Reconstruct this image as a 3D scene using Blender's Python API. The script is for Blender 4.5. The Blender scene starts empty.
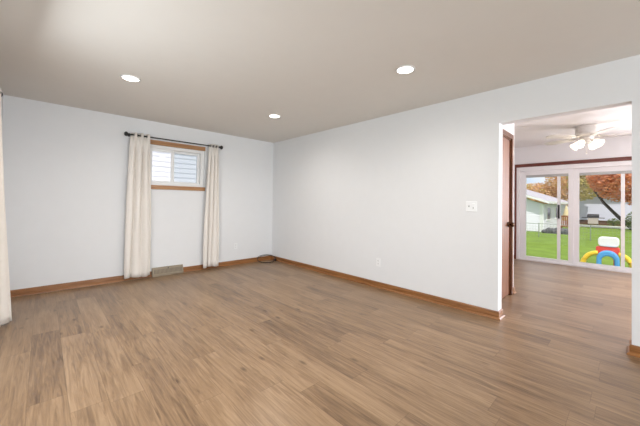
import bpy, bmesh, math, random
from mathutils import Vector, Matrix
random.seed(7)
S = bpy.context.scene
COL = S.collection
pi = math.pi

# ------------------------------------------------------------------ camera
f_px, yaw, pit, rol, y0, H0 = 293.82, 0.7557, 0.013, 0.0142, 198.69, 1.2002
fw = Vector((math.sin(yaw), math.cos(yaw), 0)); rt = Vector((math.cos(yaw), -math.sin(yaw), 0)); up = Vector((0, 0, 1))
fw2 = fw*math.cos(pit) + up*math.sin(pit); up2 = up*math.cos(pit) - fw*math.sin(pit)
r2 = rt*math.cos(rol) + up2*math.sin(rol); u2 = up2*math.cos(rol) - rt*math.sin(rol)
cd = bpy.data.cameras.new('camera'); cam = bpy.data.objects.new('camera', cd); COL.objects.link(cam)
M = Matrix((r2, u2, -fw2)).transposed().to_4x4(); M.translation = (0, 0, H0)
cam.matrix_world = M
cd.sensor_width = 36; cd.sensor_fit = 'HORIZONTAL'; cd.lens = f_px/640*36
cd.shift_y = -(213 - y0)/640; cd.clip_start = 0.02; cd.clip_end = 500
S.camera = cam

# ------------------------------------------------------------------ world, sun, side window daylight, added fill lamps, exposure
S.view_settings.view_transform = 'Standard'; S.view_settings.look = 'None'
S.view_settings.exposure = 0.12; S.view_settings.gamma = 1.0; S.view_settings.use_curve_mapping = False
W = bpy.data.worlds.new('world'); S.world = W; W.use_nodes = True
nt = W.node_tree; N = nt.nodes; L = nt.links
bg = N['Background']; bg.inputs['Strength'].default_value = 0.95
tc = N.new('ShaderNodeTexCoord'); nz = N.new('ShaderNodeTexNoise'); nz.inputs['Scale'].default_value = 7; nz.inputs['Detail'].default_value = 4
cr = N.new('ShaderNodeValToRGB'); cr.color_ramp.elements[0].position = .42; cr.color_ramp.elements[0].color = (.70, .84, 1, 1)
cr.color_ramp.elements[1].position = .6; cr.color_ramp.elements[1].color = (1, 1, 1, 1)
L.new(tc.outputs['Generated'], nz.inputs['Vector']); L.new(nz.outputs['Fac'], cr.inputs['Fac']); L.new(cr.outputs['Color'], bg.inputs['Color'])

def lamp(name, kind, loc, direction, power, color, **kw):
    d = bpy.data.lights.new(name, kind); o = bpy.data.objects.new(name, d); COL.objects.link(o)
    o.location = loc; d.energy = power; d.color = color
    if direction: o.rotation_euler = Vector(direction).to_track_quat('-Z', 'Y').to_euler()
    for k, v in kw.items(): setattr(d, k, v)
    return o
lamp('sun', 'SUN', (-10, -20, 30), (.42, .32, -.85), 4.0, (1, .95, .89), angle=.01)
# daylight in the side window; other three are fill lamps in added unseen windows
lamp('daylight_side_window', 'AREA', (-.44, 2.2, 1.3), (1, .1, -.40), 36, (.90, .96, 1), shape='RECTANGLE', size=1.5, size_y=1.9)
lamp('fill_lamp_rear', 'AREA', (1.5, -5.06, 1.35), (0, 1, .16), 185, (.90, .955, 1), shape='RECTANGLE', size=2.2, size_y=1.5)
lamp('fill_lamp_dining', 'AREA', (5.7, -3.06, 1.35), (0, 1, .70), 62, (.97, .935, 1), shape='RECTANGLE', size=2.0, size_y=1.5)
lamp('fill_lamp_far', 'AREA', (7.80, -1.6, 1.35), (-1, .15, -.30), 205, (.94, .93, 1), shape='RECTANGLE', size=1.4, size_y=1.5)

# ------------------------------------------------------------------ materials
def mat(name, col, rough=.6, spec=.5, metal=0, var=0, vscale=8, bump=0, bscale=60, emit=None, estr=0, coat=0):
    m = bpy.data.materials.new(name); m.use_nodes = True
    n = m.node_tree.nodes; l = m.node_tree.links; b = n['Principled BSDF']
    b.inputs['Base Color'].default_value = (*col, 1); b.inputs['Roughness'].default_value = rough
    b.inputs['Specular IOR Level'].default_value = spec; b.inputs['Metallic'].default_value = metal
    b.inputs['Coat Weight'].default_value = coat
    t = n.new('ShaderNodeTexCoord')
    if var or True:
        z = n.new('ShaderNodeTexNoise'); z.inputs['Scale'].default_value = vscale; z.inputs['Detail'].default_value = 3
        l.new(t.outputs['Object'], z.inputs['Vector'])
        x = n.new('ShaderNodeMix'); x.data_type = 'RGBA'
        v = var or .015
        x.inputs['A'].default_value = (*[c*(1-v) for c in col], 1); x.inputs['B'].default_value = (*[min(1, c*(1+v)) for c in col], 1)
        l.new(z.outputs['Fac'], x.inputs['Factor']); l.new(x.outputs['Result'], b.inputs['Base Color'])
    if bump:
        z2 = n.new('ShaderNodeTexNoise'); z2.inputs['Scale'].default_value = bscale
        l.new(t.outputs['Object'], z2.inputs['Vector'])
        bp = n.new('ShaderNodeBump'); bp.inputs['Strength'].default_value = bump; bp.inputs['Distance'].default_value = .01
        l.new(z2.outputs['Fac'], bp.inputs['Height']); l.new(bp.outputs['Normal'], b.inputs['Normal'])
    if emit:
        b.inputs['Emission Color'].default_value = (*emit, 1); b.inputs['Emission Strength'].default_value = estr
    return m

def wood(name, a, b_, axis=1, rough=.35, scale=1.0, coat=0):
    m = bpy.data.materials.new(name); m.use_nodes = True
    n = m.node_tree.nodes; l = m.node_tree.links; b = n['Principled BSDF']
    t = n.new('ShaderNodeTexCoord'); mp = n.new('ShaderNodeMapping')
    sc = [45*scale]*3; sc[axis] = 2.2*scale; mp.inputs['Scale'].default_value = sc
    z = n.new('ShaderNodeTexNoise'); z.inputs['Scale'].default_value = 1; z.inputs['Detail'].default_value = 5; z.inputs['Distortion'].default_value = .6
    r = n.new('ShaderNodeValToRGB'); r.color_ramp.elements[0].position = .3; r.color_ramp.elements[0].color = (*a, 1)
    r.color_ramp.elements[1].position = .72; r.color_ramp.elements[1].color = (*b_, 1)
    l.new(t.outputs['Object'], mp.inputs['Vector']); l.new(mp.outputs['Vector'], z.inputs['Vector'])
    l.new(z.outputs['Fac'], r.inputs['Fac']); l.new(r.outputs['Color'], b.inputs['Base Color'])
    b.inputs['Roughness'].default_value = rough; b.inputs['Coat Weight'].default_value = coat
    return m

def plank_floor():
    m = bpy.data.materials.new('vinyl_planks'); m.use_nodes = True
    n = m.node_tree.nodes; l = m.node_tree.links; b = n['Principled BSDF']
    def math_(op, a, c=None):
        k = n.new('ShaderNodeMath'); k.operation = op
        for i, v in enumerate((a, c)):
            if v is None: continue
            if isinstance(v, (int, float)): k.inputs[i].default_value = v
            else: l.new(v, k.inputs[i])
        return k.outputs[0]
    def comb(x, y, z=0):
        k = n.new('ShaderNodeCombineXYZ')
        for i, v in enumerate((x, y, z)):
            if isinstance(v, (int, float)): k.inputs[i].default_value = v
            else: l.new(v, k.inputs[i])
        return k.outputs[0]
    def white(v):
        k = n.new('ShaderNodeTexWhiteNoise'); k.noise_dimensions = '3D'; l.new(v, k.inputs['Vector']); return k
    t = n.new('ShaderNodeTexCoord'); sp = n.new('ShaderNodeSeparateXYZ'); l.new(t.outputs['Object'], sp.inputs[0])
    x, y = sp.outputs[0], sp.outputs[1]
    wd, ln = .178, 1.22
    ux = math_('DIVIDE', math_('ADD', x, 5.03), wd); ui = math_('FLOOR', ux); uf = math_('FRACT', ux)
    off = math_('MULTIPLY', white(comb(ui, 3.3)).outputs['Value'], 7.0)
    vy = math_('ADD', math_('DIVIDE', y, ln), off); vi = math_('FLOOR', vy); vf = math_('FRACT', vy)
    idn = white(comb(ui, vi, 1.7)); rnd = idn.outputs['Value']
    # grain
    shift = math_('MULTIPLY', rnd, 40)
    gv = comb(math_('MULTIPLY', x, 42), math_('ADD', math_('MULTIPLY', y, 2.6), shift), shift)
    g = n.new('ShaderNodeTexNoise'); g.inputs['Scale'].default_value = 1; g.inputs['Detail'].default_value = 6; g.inputs['Distortion'].default_value = 1.1; g.inputs['Roughness'].default_value = .62
    l.new(gv, g.inputs['Vector'])
    gb = n.new('ShaderNodeTexNoise'); gb.inputs['Scale'].default_value = 1; gb.inputs['Detail'].default_value = 3; gb.inputs['Distortion'].default_value = .8
    l.new(comb(math_('MULTIPLY', x, 6), math_('ADD', math_('MULTIPLY', y, .9), shift), shift), gb.inputs['Vector'])
    # knots: elongated cells
    vo = n.new('ShaderNodeTexVoronoi'); vo.inputs['Scale'].default_value = 1
    l.new(comb(math_('MULTIPLY', x, 5.5), math_('ADD', math_('MULTIPLY', y, 2.2), shift), shift), vo.inputs['Vector'])
    kr = n.new('ShaderNodeValToRGB'); kr.color_ramp.elements[0].position = .03; kr.color_ramp.elements[0].color = (.40, .36, .33, 1)
    kr.color_ramp.elements[1].position = .11; kr.color_ramp.elements[1].color = (1, 1, 1, 1); l.new(vo.outputs['Distance'], kr.inputs['Fac'])
    r = n.new('ShaderNodeValToRGB'); e = r.color_ramp.elements
    e[0].position = .30; e[0].color = FLOOR_DARK; e[1].position = .68; e[1].color = FLOOR_LIGHT
    q = e.new(.5); q.color = FLOOR_MID
    fac = math_('ADD', math_('MULTIPLY', g.outputs['Fac'], .62), math_('MULTIPLY', gb.outputs['Fac'], .38))
    fac = math_('ADD', fac, math_('MULTIPLY', math_('SUBTRACT', rnd, .5), .10))
    l.new(fac, r.inputs['Fac'])
    mx = n.new('ShaderNodeMix'); mx.data_type = 'RGBA'; mx.blend_type = 'MULTIPLY'; mx.inputs['Factor'].default_value = .8
    l.new(r.outputs['Color'], mx.inputs['A']); l.new(kr.outputs['Color'], mx.inputs['B'])
    # seams
    ex = math_('MINIMUM', uf, math_('SUBTRACT', 1, uf)); ex = math_('MULTIPLY', ex, wd)
    ey = math_('MINIMUM', vf, math_('SUBTRACT', 1, vf)); ey = math_('MULTIPLY', ey, ln)
    ed = math_('MINIMUM', ex, ey); sm = math_('LESS_THAN', ed, .0016)
    m2 = n.new('ShaderNodeMix'); m2.data_type = 'RGBA'; m2.blend_type = 'MULTIPLY'
    l.new(math_('MULTIPLY', sm, .35), m2.inputs['Factor']); l.new(mx.outputs['Result'], m2.inputs['A']); m2.inputs['B'].default_value = (.3, .25, .2, 1)
    l.new(m2.outputs['Result'], b.inputs['Base Color'])
    b.inputs['Roughness'].default_value = .42; b.inputs['Specular IOR Level'].default_value = .5
    l.new(math_('ADD', math_('MULTIPLY', g.outputs['Fac'], .14), .25), b.inputs['Roughness'])
    bp = n.new('ShaderNodeBump'); bp.inputs['Strength'].default_value = .12; bp.inputs['Distance'].default_value = .004
    l.new(g.outputs['Fac'], bp.inputs['Height']); l.new(bp.outputs['Normal'], b.inputs['Normal'])
    return m
FLOOR_DARK = (.095, .053, .029, 1); FLOOR_MID = (.240, .148, .079, 1); FLOOR_LIGHT = (.350, .230, .133, 1)

def siding(name, col, pitch, dark=.6):
    m = bpy.data.materials.new(name); m.use_nodes = True
    n = m.node_tree.nodes; l = m.node_tree.links; b = n['Principled BSDF']; b.inputs['Roughness'].default_value = .6
    b.inputs['Base Color'].default_value = (*col, 1)
    return m

def glass(name, tint=(1, 1, 1), gl=.06):
    m = bpy.data.materials.new(name); m.use_nodes = True
    n = m.node_tree.nodes; l = m.node_tree.links; n.remove(n['Principled BSDF'])
    a = n.new('ShaderNodeBsdfTransparent'); a.inputs['Color'].default_value = (*tint, 1)
    g = n.new('ShaderNodeBsdfGlossy'); g.inputs['Roughness'].default_value = .02
    fr = n.new('ShaderNodeFresnel'); fr.inputs['IOR'].default_value = 1.35
    x = n.new('ShaderNodeMixShader'); l.new(fr.outputs[0], x.inputs[0]); l.new(a.outputs[0], x.inputs[1]); l.new(g.outputs[0], x.inputs[2])
    l.new(x.outputs[0], n['Material Output'].inputs['Surface'])
    return m

def leaves(name, cols, scale=.9):
    m = bpy.data.materials.new(name); m.use_nodes = True
    n = m.node_tree.nodes; l = m.node_tree.links; b = n['Principled BSDF']; b.inputs['Roughness'].default_value = .6
    t = n.new('ShaderNodeTexCoord'); z = n.new('ShaderNodeTexNoise'); z.inputs['Scale'].default_value = scale; z.inputs['Detail'].default_value = 6; z.inputs['Roughness'].default_value = .8
    l.new(t.outputs['Object'], z.inputs['Vector'])
    r = n.new('ShaderNodeValToRGB'); e = r.color_ramp.elements
    k = len(cols); e[0].position = .3; e[0].color = (*cols[0], 1); e[1].position = .7; e[1].color = (*cols[-1], 1)
    for i in range(1, k-1):
        q = e.new(.3+.4*i/(k-1)); q.color = (*cols[i], 1)
    l.new(z.outputs['Fac'], r.inputs['Fac']); l.new(r.outputs['Color'], b.inputs['Base Color'])
    tr = n.new('ShaderNodeBsdfTranslucent'); l.new(r.outputs['Color'], tr.inputs['Color'])
    x = n.new('ShaderNodeMixShader'); x.inputs[0].default_value = .35
    l.new(b.outputs[0], x.inputs[1]); l.new(tr.outputs[0], x.inputs[2]); l.new(x.outputs[0], n['Material Output'].inputs['Surface'])
    return m

def cloth(name, col, tr=.25):
    m = mat(name, col, rough=.9, spec=.2, var=.03, vscale=30, bump=.08, bscale=400)
    n = m.node_tree.nodes; l = m.node_tree.links
    t = n.new('ShaderNodeBsdfTranslucent'); t.inputs['Color'].default_value = (*col, 1)
    x = n.new('ShaderNodeMixShader'); x.inputs[0].default_value = tr
    l.new(n['Principled BSDF'].outputs[0], x.inputs[1]); l.new(t.outputs[0], x.inputs[2]); l.new(x.outputs[0], n['Material Output'].inputs['Surface'])
    return m

WALL = mat('wall_paint', (.765, .775, .79), rough=.75, spec=.25, bump=.03, bscale=250)
WALLD = mat('dining_wall_paint', (.76, .75, .76), rough=.75, spec=.25, bump=.03, bscale=250)
CEIL = mat('ceiling_paint', (.74, .715, .675), rough=.8, spec=.2, bump=.04, bscale=180)
CEILD = mat('dining_ceiling_paint', (.78, .76, .75), rough=.7, spec=.25)
FLOOR = plank_floor()
OAKX = wood('oak_trim_x', (.19, .072, .020), (.34, .15, .048), 0)
OAKY = wood('oak_trim_y', (.19, .072, .020), (.34, .15, .048), 1)
WINOAK = wood('window_oak', (.30, .135, .045), (.46, .235, .09), 0)
DOORW = wood('door_veneer', (.17, .062, .024), (.27, .11, .045), 2, rough=.5, coat=.0)
CASEW = wood('door_casing_wood', (.12, .042, .018), (.20, .08, .035), 2, rough=.3)
REDW = wood('redwood_trim', (.10, .022, .014), (.17, .04, .024), 1, rough=.35)
WHITE = mat('white_vinyl', (.82, .82, .82), rough=.35)
PLATE = mat('white_plastic', (.84, .85, .86), rough=.3)
SLOT = mat('dark_slot', (.05, .05, .05), rough=.5)
GREYP = mat('grey_plastic', (.42, .42, .41), rough=.45)
BLACK = mat('black_iron', (.012, .011, .011), rough=.4)
NICKEL = mat('brushed_metal', (.6, .58, .54), rough=.3, metal=1)
BRONZE = mat('dark_bronze', (.09, .045, .025), rough=.25, metal=1)
CURT = cloth('cream_cloth', (.85, .805, .755), .05)
GLASS = glass('window_glass')
DWHITE = mat('door_vinyl', (.79, .775, .78), rough=.4)
SCREEN = glass('screened_glass', (.82, .85, .86))
VENT = mat('tan_metal', (.27, .225, .165), rough=.4, metal=.35)
CABLE = mat('dark_cable', (.03, .022, .018), rough=.5)
LED = mat('lamp_lens', (.9, .9, .9), emit=(1, .93, .82), estr=9)
FANW = mat('fan_white', (.66, .63, .59), rough=.4)
BULB = mat('glowing_bulb', (.9, .8, .6), emit=(1, .78, .5), estr=2.6)
SHADE = cloth('frosted_glass', (.85, .82, .76), .6)

# ------------------------------------------------------------------ mesh helpers
def finish(name, bm, m, parent=None, smooth=False, bevel=0):
    me = bpy.data.meshes.new(name); bmesh.ops.recalc_face_normals(bm, faces=bm.faces); bm.to_mesh(me); bm.free()
    o = bpy.data.objects.new(name, me); COL.objects.link(o); me.materials.append(m)
    if smooth:
        for p in me.polygons: p.use_smooth = True
    if bevel:
        b = o.modifiers.new('bevel', 'BEVEL'); b.width = bevel; b.segments = 2; b.limit_method = 'ANGLE'
    if parent: o.parent = parent
    return o
def BM(): return bmesh.new()
def box(bm, x0, x1, y0_, y1, z0, z1):
    v = [bm.verts.new((x, y, z)) for x in (x0, x1) for y in (y0_, y1) for z in (z0, z1)]
    for q in ((0, 1, 3, 2), (4, 6, 7, 5), (0, 4, 5, 1), (2, 3, 7, 6), (0, 2, 6, 4), (1, 5, 7, 3)): bm.faces.new([v[i] for i in q])
def prism(bm, prof, p0, p1):
    """extrude a closed list of 3-D points from offset p0 to p1"""
    a = [bm.verts.new(Vector(p)+Vector(p0)) for p in prof]; b = [bm.verts.new(Vector(p)+Vector(p1)) for p in prof]
    n = len(prof); bm.faces.new(a); bm.faces.new(list(reversed(b)))
    for i in range(n): bm.faces.new((a[i], b[i], b[(i+1) % n], a[(i+1) % n]))
def frame_of(d):
    d = Vector(d).normalized(); a = Vector((0, 0, 1)) if abs(d.z) < .9 else Vector((1, 0, 0))
    u = d.cross(a).normalized(); return u, d.cross(u).normalized()
def tube(bm, pts, r, n=10, closed=False):
    pts = [Vector(p) for p in pts]; rings = []
    rr = r if isinstance(r, (list, tuple)) else [r]*len(pts)
    for i, p in enumerate(pts):
        if closed: d = pts[(i+1) % len(pts)] - pts[i-1]
        else: d = pts[min(i+1, len(pts)-1)] - pts[max(i-1, 0)]
        u, v = frame_of(d)
        if rings and abs(u.dot(pu)) < .5 and u.dot(pv): pass
        pu, pv = u, v
        rings.append([bm.verts.new(p + u*math.cos(2*pi*k/n)*rr[i] + v*math.sin(2*pi*k/n)*rr[i]) for k in range(n)])
    m = len(rings)
    for i in range(m if closed else m-1):
        a, b = rings[i], rings[(i+1) % m]
        for k in range(n): bm.faces.new((a[k], a[(k+1) % n], b[(k+1) % n], b[k]))
    if not closed: bm.faces.new(rings[0]); bm.faces.new(list(reversed(rings[-1])))
def lathe(bm, prof, c, axis=(0, 0, 1), n=28, cap=True):
    """prof: list of (radius, height along axis)"""
    c = Vector(c); ax = Vector(axis).normalized(); u, v = frame_of(ax); rings = []
    for r, h in prof:
        rings.append([bm.verts.new(c + ax*h + (u*math.cos(2*pi*k/n) + v*math.sin(2*pi*k/n))*max(r, 1e-4)) for k in range(n)])
    for a, b in zip(rings, rings[1:]):
        for k in range(n): bm.faces.new((a[k], a[(k+1) % n], b[(k+1) % n], b[k]))
    if cap: bm.faces.new(rings[0]); bm.faces.new(list(reversed(rings[-1])))
def sphere(bm, c, r, sx=1, sy=1, sz=1, seg=12):
    bmesh.ops.create_uvsphere(bm, u_segments=seg*2, v_segments=seg, radius=r, matrix=Matrix.Translation(c) @ Matrix.Diagonal((sx, sy, sz, 1)))
def struct(name, bm, m, parent=None, **k):
    o = finish(name, bm, m, parent, **k)
    if not parent: o['kind'] = 'structure'
    return o
def tag(o, label, cat, group=None):
    o['label'] = label; o['category'] = cat
    if group: o['group'] = group
    return o
def thing(name, label, cat, loc=(0, 0, 0), group=None):
    o = bpy.data.objects.new(name, None); COL.objects.link(o); o.location = loc; o.empty_display_size = .1
    return tag(o, label, cat, group)
def part(name, bm, m, root, **k):
    """mesh given in world coordinates, parented under root"""
    bm.transform(Matrix.Translation(-abs_loc(root)))
    return finish(name, bm, m, root, **k)
def abs_loc(o):
    v = Vector(o.location)
    while o.parent: o = o.parent; v += Vector(o.location)
    return v
def add_empty_struct(name, loc):
    o = bpy.data.objects.new(name, None); COL.objects.link(o); o.location = loc; o['kind'] = 'structure'; return o

XR, YW, HC, HD = 3.505, 5.17, 2.44, 2.50       # right wall face, window wall face, ceilings
XL, YB, YE = -.37, -5.0, -3.0                             # side window wall, rear wall
XD, YD = 7.74, 3.2                              # dining far wall, dining left wall

# ------------------------------------------------------------------ shell
b = BM(); box(b, XL-.2, XR+.06, YB-.2, YW+.2, -.2, 0); box(b, XR+.06, XD+.2, YE-.2, YD+.2, -.2, 0); struct('floor', b, FLOOR)
b = BM(); box(b, XL-.2, XR+.06, YB-.2, YW+.2, HC, HC+.2); struct('ceiling', b, CEIL)
b = BM(); box(b, XR+.06, XD+.2, YE-.2, YD+.2, HD, HD+.14); struct('ceiling_dining', b, CEILD)
b = BM(); box(b, XL-1.7, XD+.5, YB-.8, YW+.55, HC+.21, HC+.33); struct('roof', b, mat('roof_board', (.35, .33, .3)))  # unseen; left eave deepened to keep sun out of the side window
# wall with the opening to the dining room
OY0, OY1, OZ = .0, .965, 2.072
b = BM()
box(b, XR, XR+.12, OY1, YW+.2, 0, HC+.1); box(b, XR, XR+.12, OY0, OY1, OZ, HC+.1); box(b, XR, XR+.12, YB, OY0, 0, HC+.1)
struct('wall_right', b, WALL)
# window wall
wx0, wx1, wz0, wz1 = 1.17, 2.062, 1.437, 2.080
b = BM()
for a in ((XL-.2, wx0, -.9, HC+.1), (wx1, XR, -.9, HC+.1), (wx0, wx1, -.9, wz0), (wx0, wx1, wz1, HC+.1)): box(b, a[0], a[1], YW, YW+.2, a[2], a[3])
struct('wall_back', b, WALL)
# side wall with its big window
b = BM()
for a in ((YB-.2, 1.4, -.9, HC+.1), (3.0, YW, -.9, HC+.1), (1.4, 3.0, -.9, .35), (1.4, 3.0, 2.3, HC+.1)): box(b, XL-.2, XL, a[0], a[1], a[2], a[3])
struct('wall_left', b, WALL)
b = BM()
for a in ((XL, .35, 0, HC+.1), (2.65, XR+.12, 0, HC+.1), (.35, 2.65, 0, .6), (.35, 2.65, 2.1, HC+.1)):
    box(b, a[0], a[1], YB-.2, YB, a[2]-.9*(a[2] == 0), a[3])
struct('wall_rear', b, WALL)
b = BM()
for a in ((XR+.12, 4.65, -.9, HD), (6.75, XD+.16, -.9, HD), (4.65, 6.75, -.9, .6), (4.65, 6.75, 2.1, HD)): box(b, a[0], a[1], YE-.2, YE, a[2], a[3])
struct('wall_dining_rear', b, WALLD)
# dining far wall with patio door hole, left wall, closet walls
b = BM()
for a in ((YE, -2.3, -.9, HD), (-.9, -.165, -.9, HD), (-2.3, -.9, -.9, .6), (-2.3, -.9, 2.1, HD), (1.775, YD+.2, -.9, HD), (-.165, 1.775, 2.05, HD), (-.165, 1.775, -.9, -.01)): box(b, XD, XD+.16, a[0], a[1], a[2], a[3])
struct('wall_dining_far', b, WALLD)
b = BM(); box(b, XR+.12, XD, YD, YD+.2, -.9, HD); struct('wall_dining_left', b, WALLD)
CY, CX = 1.115, 4.73
dx0, dx1, dz = 3.79, 4.575, 2.09
b = BM()
box(b, XR+.12, dx0, CY, CY+.12, 0, HD); box(b, dx1, CX, CY, CY+.12, 0, HD); box(b, dx0, dx1, CY, CY+.12, dz, HD); box(b, CX-.12, CX, CY+.12, YD, 0, HD)
struct('wall_closet', b, WALLD)

# ------------------------------------------------------------------ baseboards: board + shoe moulding profile
def base_profile(h=.082, t=.013):
    return [(0, 0), (t+.016, 0), (t+.015, .010), (t+.009, .018), (t, .022), (t, h-.012), (t-.006, h), (0, h)]
def baseboard(name, axis, c, sgn, a, e, m, ends=(0, 0)):
    bm = BM()
    prof = base_profile()
    A, B = [], []
    for i, (p, z) in enumerate(prof):
        if axis == 'y':
            A.append(bm.verts.new((c+sgn*p, a-ends[0]*p, z))); B.append(bm.verts.new((c+sgn*p, e+ends[1]*p, z)))
        else:
            A.append(bm.verts.new((a-ends[0]*p, c+sgn*p, z))); B.append(bm.verts.new((e+ends[1]*p, c+sgn*p, z)))
    bm.faces.new(A); bm.faces.new(list(reversed(B)))
    for i in range(len(prof)): bm.faces.new((A[i], B[i], B[(i+1) % len(prof)], A[(i+1) % len(prof)]))
    return struct(name, bm, m)
VX0, VX1 = 1.262, 1.722
baseboard('baseboard_back', 'x', YW, -1, XL, VX0-.004, OAKX)
baseboard('baseboard_back', 'x', YW, -1, VX1+.004, XR, OAKX, (0, -1))
baseboard('baseboard_right', 'y', XR, -1, OY1, YW, OAKY, (1, -1))
baseboard('baseboard_jamb', 'x', OY1, -1, XR, XR+.12, OAKX, (1, 1))
baseboard('baseboard_right', 'y', XR, -1, YB, OY0, OAKY, (0, 1))
baseboard('baseboard_jamb', 'x', OY0, 1, XR, XR+.12, OAKX, (1, 1))
baseboard('baseboard_left', 'y', XL, 1, YB, YW, OAKY, (0, -1))
baseboard('baseboard_closet', 'x', CY, -1, 4.64, CX, OAKX, (0, 1))
baseboard('baseboard_closet', 'y', CX, 1, CY, YD, OAKY, (1, 0))
baseboard('baseboard_dining', 'y', XD, -1, 1.81, YD, OAKY)

# ------------------------------------------------------------------ window_1 (high slider window on the window wall)
w = add_empty_struct('window_1', (1.62, YW, wz0))
b = BM(); box(b, 1.165, 2.068, YW-.014, YW+.01, 2.077, 2.147); part('head_trim', b, WINOAK, w, bevel=.003)
b = BM(); box(b, 1.165, 2.072, YW-.022, YW+.05, 1.374, 1.438); part('sill_trim', b, WINOAK, w, bevel=.003)
fy = YW+.06
def ring(bm, x0, x1, z0, z1, t, y0_, y1, tb=None):
    tb = tb or t
    box(bm, x0, x0+t, y0_, y1, z0, z1); box(bm, x1-t, x1, y0_, y1, z0, z1); box(bm, x0+t, x1-t, y0_, y1, z1-tb, z1); box(bm, x0+t, x1-t, y0_, y1, z0, z0+tb)
b = BM(); ring(b, wx0, wx1, wz0, wz1, .055, YW+.03, YW+.17, .05); part('window_frame', b, WHITE, w, bevel=.004)
s1 = BM(); ring(s1, wx0+.04, 1.575, 1.475, 2.035, .042, fy, fy+.035); s1 = part('sash', s1, WHITE, w, bevel=.003)
b = BM(); box(b, wx0+.075, 1.54, fy+.015, fy+.02, 1.51, 2.0); part('pane', b, GLASS, s1)
s2 = BM(); ring(s2, 1.55, 2.012, 1.475, 2.035, .042, fy+.04, fy+.075); s2 = part('sash', s2, WHITE, w, bevel=.003)
b = BM(); box(b, 1.585, 1.975, fy+.055, fy+.06, 1.51, 2.0); part('pane', b, SCREEN, s2)
# out of frame: the side window, then unseen windows added for the fill lamps
for k, (nm, ax, c, a0, a1, z0, z1) in enumerate((('window_2', 'y', XL-.12, 1.4, 3.0, .35, 2.3), ('fill_window_rear', 'x', YB-.12, .35, 2.65, .6, 2.1), ('fill_window_dining', 'x', YE-.12, 4.65, 6.75, .6, 2.1), ('fill_window_far', 'y', XD+.12, -2.3, -.9, .6, 2.1))):
    bm = BM(); t = .05
    for (u0, u1, v0, v1) in ((a0, a0+t, z0, z1), (a1-t, a1, z0, z1), (a0+t, a1-t, z0, z0+t), (a0+t, a1-t, z1-t, z1)):
        if ax == 'y': box(bm, c-.03, c+.03, u0, u1, v0, v1)
        else: box(bm, u0, u1, c-.03, c+.03, v0, v1)
    struct(nm, bm, WHITE)

# ------------------------------------------------------------------ door_1 (closet door)
d = add_empty_struct('door_1', (dx0, CY, 0))
b = BM(); box(b, dx0+.02, dx1-.02, CY+.012, CY+.05, .012, dz-.02); leaf = part('door_leaf', b, DOORW, d)
b = BM(); box(b, dx0, dx0+.018, CY, CY+.12, 0, dz); box(b, dx1-.018, dx1, CY, CY+.12, 0, dz); box(b, dx0, dx1, CY, CY+.12, dz-.018, dz); part('door_jamb', b, CASEW, d)
b = BM(); box(b, dx0-.055, dx0+.003, CY-.018, CY, 0, dz+.06); box(b, dx1-.003, dx1+.06, CY-.018, CY, 0, dz+.06); box(b, dx0+.003, dx1-.003, CY-.018, CY, dz-.003, dz+.06); part('door_casing', b, CASEW, d, bevel=.004)
b = BM(); c = (4.495, CY+.012, .945)
lathe(b, [(.036, 0), (.036, .007), (.014, .012), (.013, .032), (.026, .039), (.032, .052), (.028, .066), (.014, .073)], c, (0, -1, 0)); part('door_knob', b, BRONZE, leaf, smooth=True)

# ------------------------------------------------------------------ door_2 (sliding patio door)
d = add_empty_struct('door_2', (XD, .8, 0))
b = BM(); box(b, XD-.022, XD+.01, -.20, 1.808, 2.045, 2.115); box(b, XD-.022, XD+.01, 1.775, 1.808, 0, 2.045); box(b, XD-.022, XD+.01, -.20, -.165, 0, 2.045); part('red_casing', b, REDW, d, bevel=.003)
b = BM(); x0, x1 = XD-.008, XD+.14
box(b, x0, x1, 1.72, 1.775, 0, 2.045); box(b, x0, x1, -.165, -.11, 0, 2.045); box(b, x0, x1, -.11, 1.72, 1.955, 2.045); box(b, x0-.01, x1, -.11, 1.72, 0, .035); part('door_frame', b, DWHITE, d, bevel=.003)
def patio_panel(ya, yb, ga, gb, xo, rail):
    bm = BM(); box(bm, xo, xo+.045, gb, yb, .035, 1.955); box(bm, xo, xo+.045, ya, ga, .035, 1.955); box(bm, xo, xo+.045, ga, gb, 1.865, 1.955); box(bm, xo, xo+.045, ga, gb, .035, .092)
    p = part('sliding_panel', bm, DWHITE, d, bevel=.004)
    bm = BM(); box(bm, xo+.012, xo+.016, ga, gb, .092, 1.865); part('pane', bm, GLASS, p)
    bm = BM(); box(bm, xo+.001, xo+.03, ga, gb, 1.812, 1.865); part('blind_headrail', bm, GREYP, p)
    bm = BM(); box(bm, xo-.004, xo+.030, rail-.026, rail+.026, .092, 1.812); part('slide_rail', bm, DWHITE, p)
    bm = BM(); box(bm, xo-.008, xo+.002, rail-.05, rail+.05, 1.815, 1.85); part('tilt_knob', bm, GREYP, p)
    return p
p1 = patio_panel(.80, 1.72, .885, 1.602, XD+.02, 1.035)
p2 = patio_panel(-.11, .80, -.025, .718, XD+.035, .112)
b = BM(); box(b, XD-.03, XD+.016, 1.018, 1.046, .94, 1.225); part('door_handle', b, BLACK, p1, bevel=.008)

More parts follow.
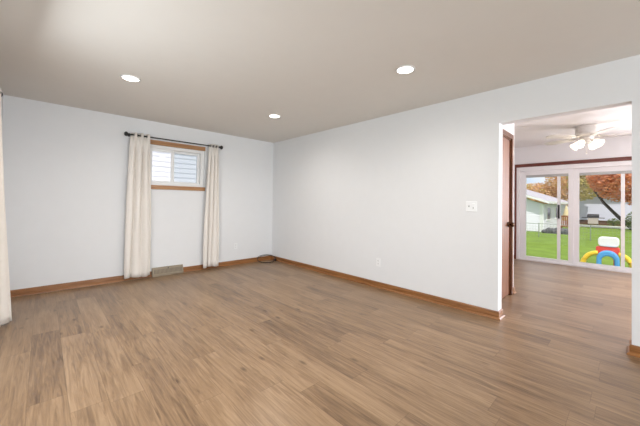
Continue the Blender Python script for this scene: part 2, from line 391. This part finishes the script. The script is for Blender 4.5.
# ------------------------------------------------------------------ recessed ceiling lights
spots = [(.625, 3.50, 'recessed ceiling light on the left, nearest the window wall'),
         (2.403, 3.531, 'recessed ceiling light near the corner, farthest of the three'),
         (2.411, 1.435, 'recessed ceiling light in front of the doorway, nearest of the three'),
         (.625, 1.435, 'recessed ceiling light beside the side window')]
for x, y, lab in spots:
    t = thing('recessed_light', 'round lit ' + lab, 'ceiling light', (x, y, HC), 'recessed ceiling lights')
    b = BM(); lathe(b, [(.070, 0), (.088, 0), (.087, -.006), (.072, -.009), (.070, -.004), (.070, 0)], (x, y, HC), cap=False); part('trim_ring', b, WHITE, t, smooth=True)
    b = BM(); lathe(b, [(.071, -.001), (.070, -.006), (.03, -.0075), (.001, -.008)], (x, y, HC)); part('lens', b, LED, t, smooth=True)
    lamp('recessed_lamp', 'SPOT', (x, y, HC-.02), (0, 0, -1), 58, (1, .93, .86), spot_size=3.0, spot_blend=1.0, shadow_soft_size=.07)

# ------------------------------------------------------------------ curtains
def curtain(name, label, axis, c, top, bot, zt, zb, folds, amp, ph=0, seedv=0, group='cream grommet curtains', lean=None):
    """panel hanging on a rod along `axis`; top/bot: (from, to) along the rod; c: rod line across; lean(t,s): extra push across"""
    rnd = random.Random(seedv); t = thing(name, label, 'curtain', ((top[0]+top[1])/2, c, 0) if axis == 'x' else (c, (top[0]+top[1])/2, 0), group)
    jit = [rnd.uniform(.7, 1.25) for _ in range(folds*2+3)]
    nu, nv = folds*20, 30; bm = BM(); g = []
    for j in range(nv+1):
        v = j/nv; z = zt + (zb-zt)*v; e = min(1, v*1.15)**.8
        a = top[0]+(bot[0]-top[0])*e; e2 = top[1]+(bot[1]-top[1])*e; row = []
        for i in range(nu+1):
            s = i/nu; k = s*folds*2; am = amp*jit[int(k)]*(1-v*.15*jit[int(k)+1]) if v > .06 else amp*(.75+.25*jit[int(k)])
            wv = math.sin(pi*k+ph); pl = 2*abs(math.sin(pi*k/2+ph/2+.4))**.6-1.15; mixv = min(1, v*9)
            off = am*((1-mixv)*wv + mixv*pl*(-1 if axis == 'x' else 1)*.85)*(1 + .35*v*math.sin(3*s+seedv))
            along = a+(e2-a)*s + .010*v*math.sin(5*v+s*9+seedv)
            across = c+off+(lean(v, s) if lean else 0)
            zz = z - .010*math.sin(s*7+seedv)*v
            row.append(bm.verts.new((along, across, zz) if axis == 'x' else (across, along, zz)))
        g.append(row)
    for j in range(nv):
        for i in range(nu): bm.faces.new((g[j][i], g[j][i+1], g[j+1][i+1], g[j+1][i]))
    o = part('curtain_fabric', bm, CURT, t, smooth=True)
    so = o.modifiers.new('thickness', 'SOLIDIFY'); so.thickness = .003
    return t
def grommets(t, axis, c, top, folds, z, ph, m):
    for k in range(folds*2+1):
        s = (k - ph/pi)/(folds*2)
        if not .02 < s < .98: continue
        a = top[0]+(top[1]-top[0])*s; bm = BM(); R = .021
        # ring lies in the cloth, which crosses the rod here
        pts = [((a, c+math.cos(q)*R, z+math.sin(q)*R) if axis == 'x' else (c+math.cos(q)*R, a, z+math.sin(q)*R)) for q in [2*pi*i/18 for i in range(18)]]
        tube(bm, pts, .004, 6, closed=True); part('grommet', bm, m, t, smooth=True)
RY, RZ = 5.085, 2.168
tl = (.925, 1.178); bl = (.872, 1.228)
t = curtain('grommet_curtain', 'cream grommet curtain hanging left of the small high window', 'x', RY, tl, bl, RZ+.034, .045, 3, .058, 0, 3)
grommets(t, 'x', RY, tl, 3, RZ, 0, BLACK)
tr_ = (2.105, 2.268); br = (2.028, 2.305)
t = curtain('grommet_curtain', 'cream grommet curtain hanging right of the small high window', 'x', RY, tr_, br, RZ+.034, .045, 3, .05, .3, 8)
grommets(t, 'x', RY, tr_, 3, RZ, .3, BLACK)
def rod(label, axis, c, a, e, z, wall, sgn, brk):
    t = thing('curtain_rod', label, 'curtain rod', ((a+e)/2, c, z) if axis == 'x' else (c, (a+e)/2, z))
    P = (lambda u, w_=0, h=0: (u, c+w_, z+h)) if axis == 'x' else (lambda u, w_=0, h=0: (c+w_, u, z+h))
    bm = BM(); tube(bm, [P(a), P(e)], .010, 12); part('pole', bm, BLACK, t, smooth=True)
    for u, dr in ((a, -1), (e, 1)):
        bm = BM(); ax = (dr, 0, 0) if axis == 'x' else (0, dr, 0)
        lathe(bm, [(.015, -.014), (.016, .004), (.011, .010), (.023, .018), (.033, .030), (.033, .044), (.022, .058), (.004, .063)], P(u), ax); part('finial', bm, BLACK, t, smooth=True)
    for u in brk:
        bm = BM(); tube(bm, [P(u, 0, -.012), P(u, sgn*abs(wall-c)*.5, -.014), P(u, sgn*(abs(wall-c)-.004), -.006)], .006, 8)
        tube(bm, [P(u-.002, sgn*(abs(wall-c)-.008), 0), P(u-.002, sgn*(abs(wall-c)-.001), 0)], .022, 14); part('bracket', bm, BLACK, t)
    return t
rod('black curtain rod with round finials above the small high window', 'x', RY, .905, 2.290, RZ, YW, 1, (.918, 2.275))
# curtain of the side window, close at the left edge
ty, by = (3.40, 4.06), (3.40, 4.10)
t = curtain('grommet_curtain', 'cream curtain on the left wall, cut by the picture edge', 'y', -.325, ty, by, 2.205, .012, 8, .026, 0, 5, lean=lambda v, s: .13*v*s**5)
grommets(t, 'y', -.325, ty, 8, 2.168, 0, BLACK)
rod('black curtain rod of the side window on the left wall', 'y', -.325, .9, 4.0, 2.168, XL, -1, (1.0, 3.37))

# ------------------------------------------------------------------ floor register
t = thing('floor_register', 'tan metal baseboard register on the wall under the window', 'vent', ((VX0+VX1)/2, YW, 0))
b = BM(); prof = [(0, YW, .0), (0, YW-.062, .0), (0, YW-.062, .03), (0, YW-.024, .125), (0, YW-.016, .134), (0, YW, .134)]
prism(b, prof, (VX0, 0, 0), (VX1, 0, 0)); body = part('register_body', b, VENT, t, bevel=.002)
b = BM()
for k in range(22):
    xx = VX0+.03+k*(VX1-VX0-.06)/21
    prism(b, [(0, YW-.0600, .042), (0, YW-.0575, .040), (0, YW-.0325, .103), (0, YW-.035, .106)], (xx-.0035, 0, 0), (xx+.0035, 0, 0))
part('grille', b, mat('brown_slot', (.13, .10, .07)), t)
b = BM(); tube(b, [((VX0+VX1)/2, YW-.03, .108), ((VX0+VX1)/2, YW-.045, .122)], .006, 8); part('damper_knob', b, SLOT, t)

# ------------------------------------------------------------------ outlets and switch
def outlet(label, loc, nrm):
    t = thing('wall_outlet', label, 'outlet', loc, 'wall outlets')
    nx, ny = nrm; u = Vector((-ny, nx, 0)); n_ = Vector((nx, ny, 0)); c = Vector(loc)
    def slab(bm, du, dz_, hu, hz, d0, d1):
        prism(bm, [c+u*(du+a)+Vector((0, 0, dz_+z)) for a, z in ((-hu, -hz), (hu, -hz), (hu, hz), (-hu, hz))], n_*d0, n_*d1)
    bm = BM(); slab(bm, 0, 0, .035, .057, 0, .006); pl = part('cover_plate', bm, PLATE, t, bevel=.002)
    for dz_ in (.02, -.02):
        bm = BM(); slab(bm, 0, dz_, .0165, .014, .005, .008); so = part('socket', bm, PLATE, t, bevel=.002)
        bm = BM()
        for du in (-.006, .006): slab(bm, du, dz_+.003, .0014, .005, .0078, .0085)
        slab(bm, 0, dz_-.007, .0022, .0022, .0078, .0085); part('slots', bm, SLOT, so)
    return t
outlet('white duplex outlet low on the window wall near the corner', (2.681, YW, .35), (0, -1))
outlet('white duplex outlet low on the long blank wall', (XR, 2.482, .358), (-1, 0))
t = thing('light_switch', 'white double light switch plate on the wall beside the doorway', 'switch', (XR, 1.236, 1.18))
b = BM(); box(b, XR-.006, XR, 1.236-.058, 1.236+.058, 1.122, 1.238); part('cover_plate', b, PLATE, t, bevel=.003)
b = BM(); prism(b, [(XR-.006, 1.253, 1.172), (XR-.006, 1.253, 1.192), (XR-.018, 1.253, 1.186), (XR-.018, 1.253, 1.178)], (0, 0, 0), (0, .011, 0)); part('toggle', b, GREYP, t)
b = BM(); box(b, XR-.010, XR-.005, 1.196, 1.230, 1.148, 1.214); part('dimmer', b, PLATE, t, bevel=.002)
b = BM(); box(b, XR-.014, XR-.0095, 1.208, 1.218, 1.156, 1.172); part('dimmer_slider', b, GREYP, t)

# ------------------------------------------------------------------ coiled cable in the corner
t = thing('coaxial_cable', 'dark loop of cable lying on the floor in the room corner', 'cable', (3.33, 4.98, 0))
b = BM(); pts = []; cc = Vector((3.255, 4.985, .066)); uu = Vector((.728, -.686, 0)); vv = Vector((.60, .62, .50)).normalized()
for i in range(91):
    q = i/90*2*pi*2.0-1.2; k = 1-.05*i/90
    p = cc + uu*.185*k*math.cos(q) + vv*(.118*k*math.sin(q)) + Vector((0, 0, .008*math.sin(q*.5)))
    p.z = max(.006, p.z); p.y = min(YW-.04, p.y); p.x = min(XR-.04, p.x); pts.append(p)
tube(b, pts, .0042, 8); part('cable_loop', b, CABLE, t, smooth=True)
b = BM(); e = pts[-1]; tube(b, [e, e+Vector((.06, -.03, -.01)), (3.40, 4.93, .008), (3.455, 4.965, .012)], .005, 8); part('cable_tail', b, CABLE, t, smooth=True)
b = BM(); lathe(b, [(.014, 0), (.024, .004), (.024, .050), (.014, .058)], (3.455, 4.955, .025), (0, 1, 0), n=12); part('plug', b, BLACK, t)

# ------------------------------------------------------------------ ceiling fan
FX, FY = 6.38, .50
t = thing('ceiling_fan', 'white flush ceiling fan with lit glass shades in the dining room', 'ceiling fan', (FX, FY, HD))
b = BM(); lathe(b, [(.135, 0), (.150, -.010), (.150, -.035), (.143, -.045), (.143, -.11), (.150, -.125), (.147, -.15), (.11, -.172), (.085, -.178)], (FX, FY, HD), n=40); part('motor_housing', b, FANW, t, smooth=False, bevel=.002)
b = BM(); lathe(b, [(.085, -.178), (.085, -.205), (.06, -.225), (.05, -.25), (.055, -.262), (.04, -.275), (.01, -.28)], (FX, FY, HD)); part('light_kit', b, FANW, t, smooth=True)
for k in range(5):
    a = math.radians(-79+72*k); ca, sa = math.cos(a), math.sin(a)
    def P(r_, s_, h): return Vector((FX+ca*r_-sa*s_, FY+sa*r_+ca*s_, HD+h))
    bm = BM(); tube(bm, [P(.12, 0, -.165), P(.19, 0, -.182), P(.25, .0, -.186)], [.012, .012, .010], 8); iron = part('blade_iron', bm, NICKEL, t)
    bm = BM(); ou = []
    for (r_, s_) in ((.21, -.05), (.24, -.06), (.58, -.070), (.62, -.06), (.645, -.03), (.65, 0), (.645, .03), (.62, .06), (.58, .070), (.24, .06), (.21, .05)): ou.append((r_, s_))
    top = [bm.verts.new(P(r_, s_, -.184+s_*.20+.004)) for r_, s_ in ou]; bo = [bm.verts.new(P(r_, s_, -.184+s_*.20-.004)) for r_, s_ in ou]
    bm.faces.new(top); bm.faces.new(list(reversed(bo)))
    for i in range(len(ou)): bm.faces.new((top[i], bo[i], bo[(i+1) % len(ou)], top[(i+1) % len(ou)]))
    part('blade', bm, FANW, t)
for k in range(4):
    a = math.radians(-24+90*k); dr = Vector((math.cos(a), math.sin(a), 0)); c0 = Vector((FX, FY, HD-.235))
    p1_ = c0+dr*.045; p2_ = c0+dr*.07+Vector((0, 0, .004)); p3_ = c0+dr*.085+Vector((0, 0, -.012)); ax = (dr*.85+Vector((0, 0, -.62))).normalized()
    bm = BM(); tube(bm, [p1_, p2_, p3_, p3_+ax*.02], [.009, .009, .012, .016], 8); arm = part('lamp_arm', bm, NICKEL, t, smooth=True)
    bm = BM(); lathe(bm, [(.020, 0), (.030, .012), (.046, .035), (.052, .06), (.050, .08), (.058, .105), (.064, .115)], p3_+ax*.01, ax, cap=False); sh = part('lamp_shade', bm, SHADE, arm, smooth=True)
    bm = BM(); sphere(bm, p3_+ax*.066, .022, seg=8); part('bulb', bm, BULB, arm, smooth=True)
    lamp('fan_bulb_light', 'POINT', p3_+ax*.135, None, .9, (1, .88, .74), shadow_soft_size=.03)
b = BM(); tube(b, [(FX-.02, FY, HD-.27), (FX-.02, FY, HD-.42)], .0022, 6); lathe(b, [(.003, .0), (.009, -.012), (.009, -.022), (.002, -.03)], (FX-.02, FY, HD-.42), n=10); part('pull_chain', b, FANW, t)

# ================================================================== outdoors
G = -.9
def grass_mat():
    m = mat('lawn_grass', (.155, .235, .038), rough=.9, spec=.1, var=.45, vscale=1.4, bump=.6, bscale=30); return m
b = BM(); v = [b.verts.new(p) for p in ((-40, -40, G), (110, -40, G), (110, 60, G), (-40, 60, G))]; b.faces.new(v)
struct('lawn', b, grass_mat())
CONC = mat('pale_concrete', (.80, .77, .70), rough=.85, var=.08)
b = BM(); box(b, 40.2, 44.0, -12, 6.5, G, G+.04); struct('path', b, CONC)

b = BM(); box(b, -8, 7.5, 5.9, 11.9, G, G+.05); struct('bounce_slab', b, CONC)  # unseen pale slab, added to bounce neutral light at the small window
b = BM(); box(b, -9, -.9, -8, 5.8, G, G+.05); struct('patio', b, mat('grey_paving', (.34, .33, .32), rough=.9, var=.1))  # unseen paving added to stop green lawn bounce through the side window
# --- lap siding wall builder
def lap(bm, axis, c, sgn, a, e, z0, z1, pitch, zcut=None):
    k = 0; z = z0
    while z < z1-1e-4:
        zt = min(z+pitch, z1)
        if axis == 'x': prism(bm, [(0, c, z), (0, c+sgn*.025, z), (0, c+sgn*.008, zt), (0, c, zt)], (a, 0, 0), (e, 0, 0))
        else: prism(bm, [(c, 0, z), (c+sgn*.025, 0, z), (c+sgn*.008, 0, zt), (c, 0, zt)], (0, a, 0), (0, e, 0))
        z = zt
SIDW = mat('white_siding', (.82, .81, .90), rough=.6); SIDB = mat('lilac_siding', (.68, .70, .82), rough=.7)
ROOF = mat('grey_shingle', (.40, .38, .42), rough=.9, var=.2, vscale=3)
TRIMW = mat('white_trim', (.85, .85, .85), rough=.5); DGL = mat('dark_window', (.06, .07, .08), rough=.15)
# neighbour's house outside the small window
t = thing('neighbour_house', 'white sided house wall close outside the small high window', 'house', (4, 12, G))
b = BM(); box(b, -6, 16, 12.0, 18, G, 4.6); part('wall', b, SIDW, t)
b = BM(); lap(b, 'x', 12.0, -1, -6, 16, G, 4.6, .187); part('siding', b, SIDW, t)
b = BM(); prism(b, [(0, 11.4, 4.5), (0, 18.6, 4.5), (0, 15, 6.3)], (-6.4, 0, 0), (16.4, 0, 0)); part('roof', b, ROOF, t)
# garage
GX, GY = 29.0, 4.91; ez = 1.36; gx1, gy1 = 42.2, 12.6; my = (GY+gy1)/2; rz = ez+(my-GY)*.36
t = thing('garage', 'white sided garage with grey gable roof across the lawn', 'garage', (GX, GY, G))
b = BM(); box(b, GX+.01, gx1, GY+.01, gy1, G, ez); prism(b, [(0, GY+.01, ez), (0, gy1, ez), (0, my, rz)], (GX+.01, 0, 0), (GX+.3, 0, 0)); part('wall', b, SIDW, t)
b = BM(); lap(b, 'y', GX, -1, GY, gy1, G+.05, ez, .2); lap(b, 'x', GY, -1, GX, gx1, G+.05, ez, .2); part('siding', b, SIDW, t)
b = BM(); ov = .5; o2 = .5
for s_, y_e in ((-1, GY-ov), (1, gy1+ov)):
    ze = ez-ov*.36+.28
    prism(b, [(0, my, rz+.30), (0, y_e, ze), (0, y_e, ze+.10), (0, my, rz+.42)], (GX-o2, 0, 0), (gx1+o2, 0, 0))
part('roof', b, ROOF, t)
b = BM(); zeb = ez-ov*.36+.28
prism(b, [(0, my, rz+.18), (0, GY-ov, zeb-.08), (0, GY-ov, zeb+.08), (0, my, rz+.36)], (GX-o2-.03, 0, 0), (GX-o2, 0, 0)); box(b, GX-o2, gx1+o2, GY-ov-.02, GY-ov, zeb-.08, zeb+.10); part('fascia', b, TRIMW, t)
b = BM(); box(b, GX-.05, GX-.02, GY-.02, GY+.14, G, ez); box(b, GX-.02, GX+.16, GY-.05, GY-.02, G, ez); part('corner_board', b, TRIMW, t)
for xa, xb in ((30.7, 32.2), (34.7, 36.2)):
    b = BM(); box(b, xa, xb, GY-.05, GY-.02, .05, 1.05); fr = part('window', b, DGL, t)
    b = BM()
    for q in ((xa-.12, xa, -.05, 1.15), (xb, xb+.12, -.05, 1.15), (xa, xb, 1.05, 1.15), (xa, xb, -.05, .05)): box(b, q[0], q[1], GY-.07, GY-.02, q[2], q[3])
    part('window_casing', b, TRIMW, fr)
b = BM(); tube(b, [(GX-.06, GY-.06, ez), (GX-.06, GY-.06, G+.15), (GX-.35, GY-.2, G+.05)], .05, 8); part('downspout', b, TRIMW, t)
# house at the far end of the lawn
t = thing('far_house', 'lilac grey house behind the autumn tree at the lawn end', 'house', (47, 0, G))
b = BM(); box(b, 47, 56, -8, 4.5, G, 2.7); part('wall', b, SIDB, t)
b = BM(); lap(b, 'y', 47, -1, -8, 4.5, G, 2.7, .25); part('siding', b, SIDB, t)
b = BM(); prism(b, [(46.4, 0, 2.65), (56.6, 0, 2.65), (51.5, 0, 4.2)], (0, -8.6, 0), (0, 4.9, 0)); part('roof', b, ROOF, t)
MUL = mat('brown_timber', (.16, .085, .06), rough=.9, var=.2, vscale=4)
t = thing('garden_bed_edge', 'low brown timber garden edge along the far house', 'garden edging', (46, 0, G))
b = BM(); box(b, 45.85, 46.15, -4, 4.6, G, G+.42); part('board', b, MUL, t, bevel=.02)
b = BM(); box(b, 45.8, 46.2, -4, 4.6, G+.42, G+.50); part('cap', b, MUL, t, bevel=.01)
# grill
GR = mat('beige_enamel', (.50, .45, .40), rough=.5); DK = mat('charcoal_metal', (.03, .03, .035), rough=.5)
t = thing('grill_cart', 'beige barbecue cart with dark side shelves at the far lawn edge', 'grill', (44.6, 2.95, G))
gx, gy = 44.6, 2.95
b = BM(); box(b, gx-.28, gx+.28, gy-.42, gy+.42, G+.16, G+.85); part('cabinet', b, GR, t, bevel=.03)
b = BM(); prism(b, [(gx-.33, 0, G+.85), (gx+.33, 0, G+.85), (gx+.3, 0, G+1.08), (gx+.12, 0, G+1.24), (gx-.12, 0, G+1.24), (gx-.3, 0, G+1.08)], (0, gy-.48, 0), (0, gy+.48, 0)); part('lid', b, DK, t, bevel=.03)
for s_ in (-1, 1):
    b = BM(); box(b, gx-.25, gx+.25, gy+s_*.7-.24, gy+s_*.7+.24, G+.80, G+.87); part('side_shelf', b, DK, t, bevel=.01)
    b = BM(); lathe(b, [(.06, -.03), (.08, -.03), (.08, .03), (.06, .03)], (gx-.2, gy+s_*.36, G+.08), (0, 1, 0), n=16); part('wheel', b, DK, t)
    b = BM(); box(b, gx+.1, gx+.2, gy+s_*.36-.03, gy+s_*.36+.03, G, G+.17); part('leg', b, DK, t)
# fence
GAL = mat('galvanised_steel', (.33, .36, .33), rough=.5, metal=.6)
t = thing('wire_fence', 'thin wire fence with steel posts crossing the lawn', 'fence', (24.2, 1.7, G))
for y in (-3.4, -.84, 1.715, 4.27, 6.82):
    b = BM(); tube(b, [(24.2, y, G), (24.2, y, G+.92)], .025, 8); sphere(b, (24.2, y, G+.93), .03, seg=5); part('fence_post', b, GAL, t)
b = BM(); tube(b, [(24.2, -3.4, G+.9), (24.2, 6.82, G+.9)], .016, 8); part('top_rail', b, GAL, t)
b = BM()
for z in (.12, .3, .5, .7): tube(b, [(24.2, -3.4, G+z), (24.2, 6.82, G+z)], .004, 5)
yy = -3.4
while yy < 6.8: tube(b, [(24.2, yy, G+.02), (24.2, yy, G+.9)], .003, 4); yy += .16
part('wire_mesh', b, GAL, t)
# trees
def canopy(bm, blobs, n, size, rnd):
    tot = sum(a[3]*a[4]*a[5] for a in blobs)
    for (cx, cy, cz, rx, ry, rz_) in blobs:
        for _ in range(int(n*rx*ry*rz_/tot)):
            while True:
                p = Vector((rnd.uniform(-1, 1), rnd.uniform(-1, 1), rnd.uniform(-1, 1)))
                if .12 < p.length < 1: break
            p = Vector((cx+p.x*rx, cy+p.y*ry, cz+p.z*rz_))
            u = Vector((rnd.gauss(0, 1), rnd.gauss(0, 1), rnd.gauss(0, 1))).normalized(); q, w_ = frame_of(u); s_ = size*rnd.uniform(.6, 1.4)
            vs = [bm.verts.new(p+q*s_), bm.verts.new(p+w_*s_*.55+u*s_*.15), bm.verts.new(p-q*s_), bm.verts.new(p-w_*s_*.55+u*s_*.15)]
            bm.faces.new(vs)
BARK = mat('dark_bark', (.055, .045, .04), rough=.95, var=.3, vscale=6, bump=.6, bscale=12)
def tree(label, name, base, limbs, blobs, n, size, m, seedv):
    t = thing(name, label, 'tree', base); b = BM()
    for pts, rr in limbs: tube(b, pts, rr, 10)
    part('trunk', b, BARK, t, smooth=True)
    b = BM(); canopy(b, blobs, n, size, random.Random(seedv)); part('foliage', b, m, t)
RED = leaves('autumn_orange_leaves', [(.24, .25, .10), (.58, .34, .20), (.80, .32, .12), (.80, .42, .28), (.42, .26, .20)], 1.8)
YEL = leaves('yellow_green_leaves', [(.24, .25, .10), (.52, .46, .17), (.74, .64, .27), (.38, .33, .20)], 1.8)
BRN = leaves('tan_orange_leaves', [(.56, .54, .19), (.72, .52, .24), (.74, .44, .24), (.56, .36, .20)], .9)
tree('orange leaved autumn tree with a leaning dark trunk behind the lawn', 'autumn_tree', (39, .1, G),
     [([(39, -.05, G-.05), (39, .10, -.6), (39, .85, .25), (39, 1.8, 1.5), (39.3, 2.5, 2.7), (39.6, 2.8, 4.2)], [.24, .19, .15, .12, .09, .05]),
      ([(39.05, 2.0, 1.9), (38.8, 1.5, 2.9), (38.7, .9, 4.2)], [.09, .07, .03])],
     [(39, .6, 4.0, 2.2, 2.3, 2.4), (39.2, -1.4, 3.3, 2.0, 1.6, 2.4), (39.3, 1.9, 4.2, 1.8, 1.2, 1.7), (38.5, -.4, 2.2, 1.2, .9, 1.0), (39, -.7, .9, .9, .55, 1.1)], 9500, .14, RED, 2)
tree('yellow green tree in front of the far house, left of the orange tree', 'yellow_tree', (44.8, 4.2, G),
     [([(44.8, 4.5, G-.05), (44.8, 4.4, 1.0), (44.9, 4.2, 3.0), (44.9, 4.0, 5.0)], [.16, .13, .09, .03])],
     [(44.8, 3.7, 3.6, 1.2, 1.5, 1.8), (44.8, 4.0, 5.2, 1.2, 1.6, 1.4)], 4200, .14, YEL, 4)
tree('tan leaved tree behind the garage roof, nearest the doorway post', 'tan_tree', (58, 8.6, G),
     [([(58, 8.6, G-.05), (58, 8.6, 2.0), (58, 8.7, 5.0)], [.2, .16, .05])],
     [(58, 10.6, 2.9, 2.2, 3.0, 2.0), (58, 7.3, 4.2, 1.8, 2.4, 3.4)], 7500, .16, BRN, 5)
tree('small yellow green tree rising behind the garage roof on the left', 'yellow_tree', (48, 11.2, G),
     [([(48, 11.2, G-.05), (48, 11.2, 1.6), (48, 11.1, 3.2)], [.2, .15, .05])],
     [(48, 11.3, 2.4, 1.6, 2.0, 1.5)], 3200, .16, YEL, 6)
SHR = leaves('dark_green_leaves', [(.05, .08, .03), (.14, .20, .06), (.22, .22, .10)], 2.5)
def shrub(label, x, y, rx, ry, h, n, seedv):
    t = thing('shrub', label, 'shrub', (x, y, G)); b = BM()
    for k in range(5):
        a = k*1.3; tube(b, [(x, y, G), (x+.3*rx*math.cos(a), y+.3*ry*math.sin(a), G+h*.8)], [.03, .01], 6)
    part('stem', b, BARK, t)
    b = BM(); canopy(b, [(x, y, G+h*.55, rx, ry, h*.5)], n, .07, random.Random(seedv)); part('foliage', b, SHR, t)
shrub('dark shrub at the foot of the orange autumn tree', 36.4, -.35, .7, .75, 1.7, 1100, 3)
shrub('dark low shrub beside the grill cart', 44.5, 1.35, .5, .55, .8, 300, 9)
# low dark stone wall, patio chair and folded parasol left of centre
STN = mat('dark_stone', (.10, .10, .11), rough=.9, var=.4, vscale=5, bump=.8, bscale=8)
t = thing('stone_edging', 'dark low stone wall in front of the garage side', 'garden wall', (28.5, 4.2, G))
b = BM(); rnd = random.Random(4)
for k in range(34):
    y = 3.0+k*.052; h = .16+.34*min(1, (4.9-y)/.5)*(.7+.3*rnd.random()); sphere(b, (28.3+rnd.uniform(-.2, .2), y-.06, G+h*.42), .22, 1, .8, h*2.2, seg=5)
part('stones', b, STN, t)
b = BM(); box(b, 28.0, 28.7, 2.95, 4.5, G, G+.12); part('footing', b, STN, t)
CHW = wood('patio_wood', (.20, .07, .025), (.34, .13, .05), 2); UMB = cloth('cream_canvas', (.78, .66, .40), .2)
cx, cy = 31.0, 3.72; t = thing('patio_chair', 'brown wooden patio chair beside the garage', 'chair', (cx, cy, G))
b = BM(); box(b, cx-.28, cx+.28, cy-.28, cy+.28, G+.42, G+.5); part('seat', b, CHW, t, bevel=.01)
b = BM()
for k in range(5): box(b, cx+.24, cx+.30, cy-.28+k*.12, cy-.20+k*.12, G+.5, G+1.25)
box(b, cx+.23, cx+.31, cy-.30, cy+.30, G+1.2, G+1.32); part('backrest', b, CHW, t)
for sx in (-.24, .24):
    for sy in (-.24, .24):
        b = BM(); box(b, cx+sx-.035, cx+sx+.035, cy+sy-.035, cy+sy+.035, G, G+.42); part('leg', b, CHW, t)
for s_ in (-1, 1):
    b = BM(); box(b, cx-.3, cx+.3, cy+s_*.30-.04, cy+s_*.30+.04, G+.68, G+.73); box(b, cx-.28, cx-.22, cy+s_*.30-.03, cy+s_*.30+.03, G+.46, G+.68); part('armrest', b, CHW, t)
ux, uy = 32.6, 3.85; t = thing('folded_parasol', 'cream folded parasol standing behind the brown patio chair', 'parasol', (ux, uy, G))
b = BM(); tube(b, [(ux, uy, G), (ux, uy, 1.3)], .03, 8); part('pole', b, CHW, t)
b = BM(); lathe(b, [(.04, 1.25), (.12, .9), (.22, .45), (.30, .0), (.24, -.05)], (ux, uy, 0), n=16); part('canopy', b, UMB, t)
b = BM(); lathe(b, [(.3, G), (.3, G+.06), (.06, G+.12)], (ux, uy, 0)); part('base', b, STN, t)
# --- play climber close to the door
PW = mat('white_toy_plastic', (.85, .85, .84), rough=.35); PR = mat('red_toy_plastic', (.72, .07, .05), rough=.35); PB = mat('blue_toy_plastic', (.10, .36, .74), rough=.25); PY = mat('yellow_toy_plastic', (.85, .55, .04), rough=.35)
TX, TY = 11.2, .445
t = thing('play_climber', 'plastic play climber in red, white, blue and yellow outside the patio door', 'toy climber', (TX, TY, G))
def roundrect(y0_, y1, z0, z1, r, n=6):
    o = []
    for (cy_, cz_, a0) in ((y1-r, z1-r, 0), (y0_+r, z1-r, 90), (y0_+r, z0+r, 180), (y1-r, z0+r, 270)):
        for k in range(n+1):
            a = math.radians(a0+90*k/n); o.append((cy_+r*math.cos(a), cz_+r*math.sin(a)))
    return o
b = BM(); prism(b, [(0, y, z) for y, z in roundrect(TY-.215, TY+.205, .09, .355, .085)], (TX+.14, 0, 0), (TX+.34, 0, 0)); part('back_panel', b, PW, t, bevel=.02)
b = BM(); prism(b, [(0, y, z) for y, z in roundrect(TY-.225, TY+.25, -.12, .085, .04)], (TX+.16, 0, 0), (TX+.32, 0, 0)); [box(b, TX+.17, TX+.31, TY+u, TY+u+.09, G, -.09) for u in (-.19, .14)]; part('red_panel', b, PR, t, bevel=.02)
b = BM(); n = 24; out = []; inn = []
for k in range(n+1):
    a = pi*k/n; out.append((TY+.225*math.cos(a), -.23+.235*math.sin(a))); inn.append((TY+.125*math.cos(a), -.27+.125*math.sin(a)))
prof = [(TY+.245, G)]+out+[(TY-.245, G), (TY-.135, G)]+list(reversed(inn))+[(TY+.135, G)]
prism(b, [(0, y, z) for y, z in prof], (TX-.10, 0, 0), (TX+.12, 0, 0)); part('blue_arch', b, PB, t, bevel=.035)
for s_, e in ((1, .52), (-1, .47)):
    b = BM(); pts = [(TX+.05, TY+s_*.20, -.09)]
    for k in range(0, 13):
        a = pi/2*k/12; pts.append((TX+.05, TY+s_*(.20+(e-.20)*math.sin(a)), -.49+.40*math.cos(a)))
    pts.append((TX+.05, TY+s_*e, G)); tube(b, pts, .062, 14); part('yellow_rail', b, PY, t, smooth=True)
b = BM(); box(b, TX-.3, TX+.34, TY-.5, TY+.5, G, G+.05); part('base', b, PB, t, bevel=.02)
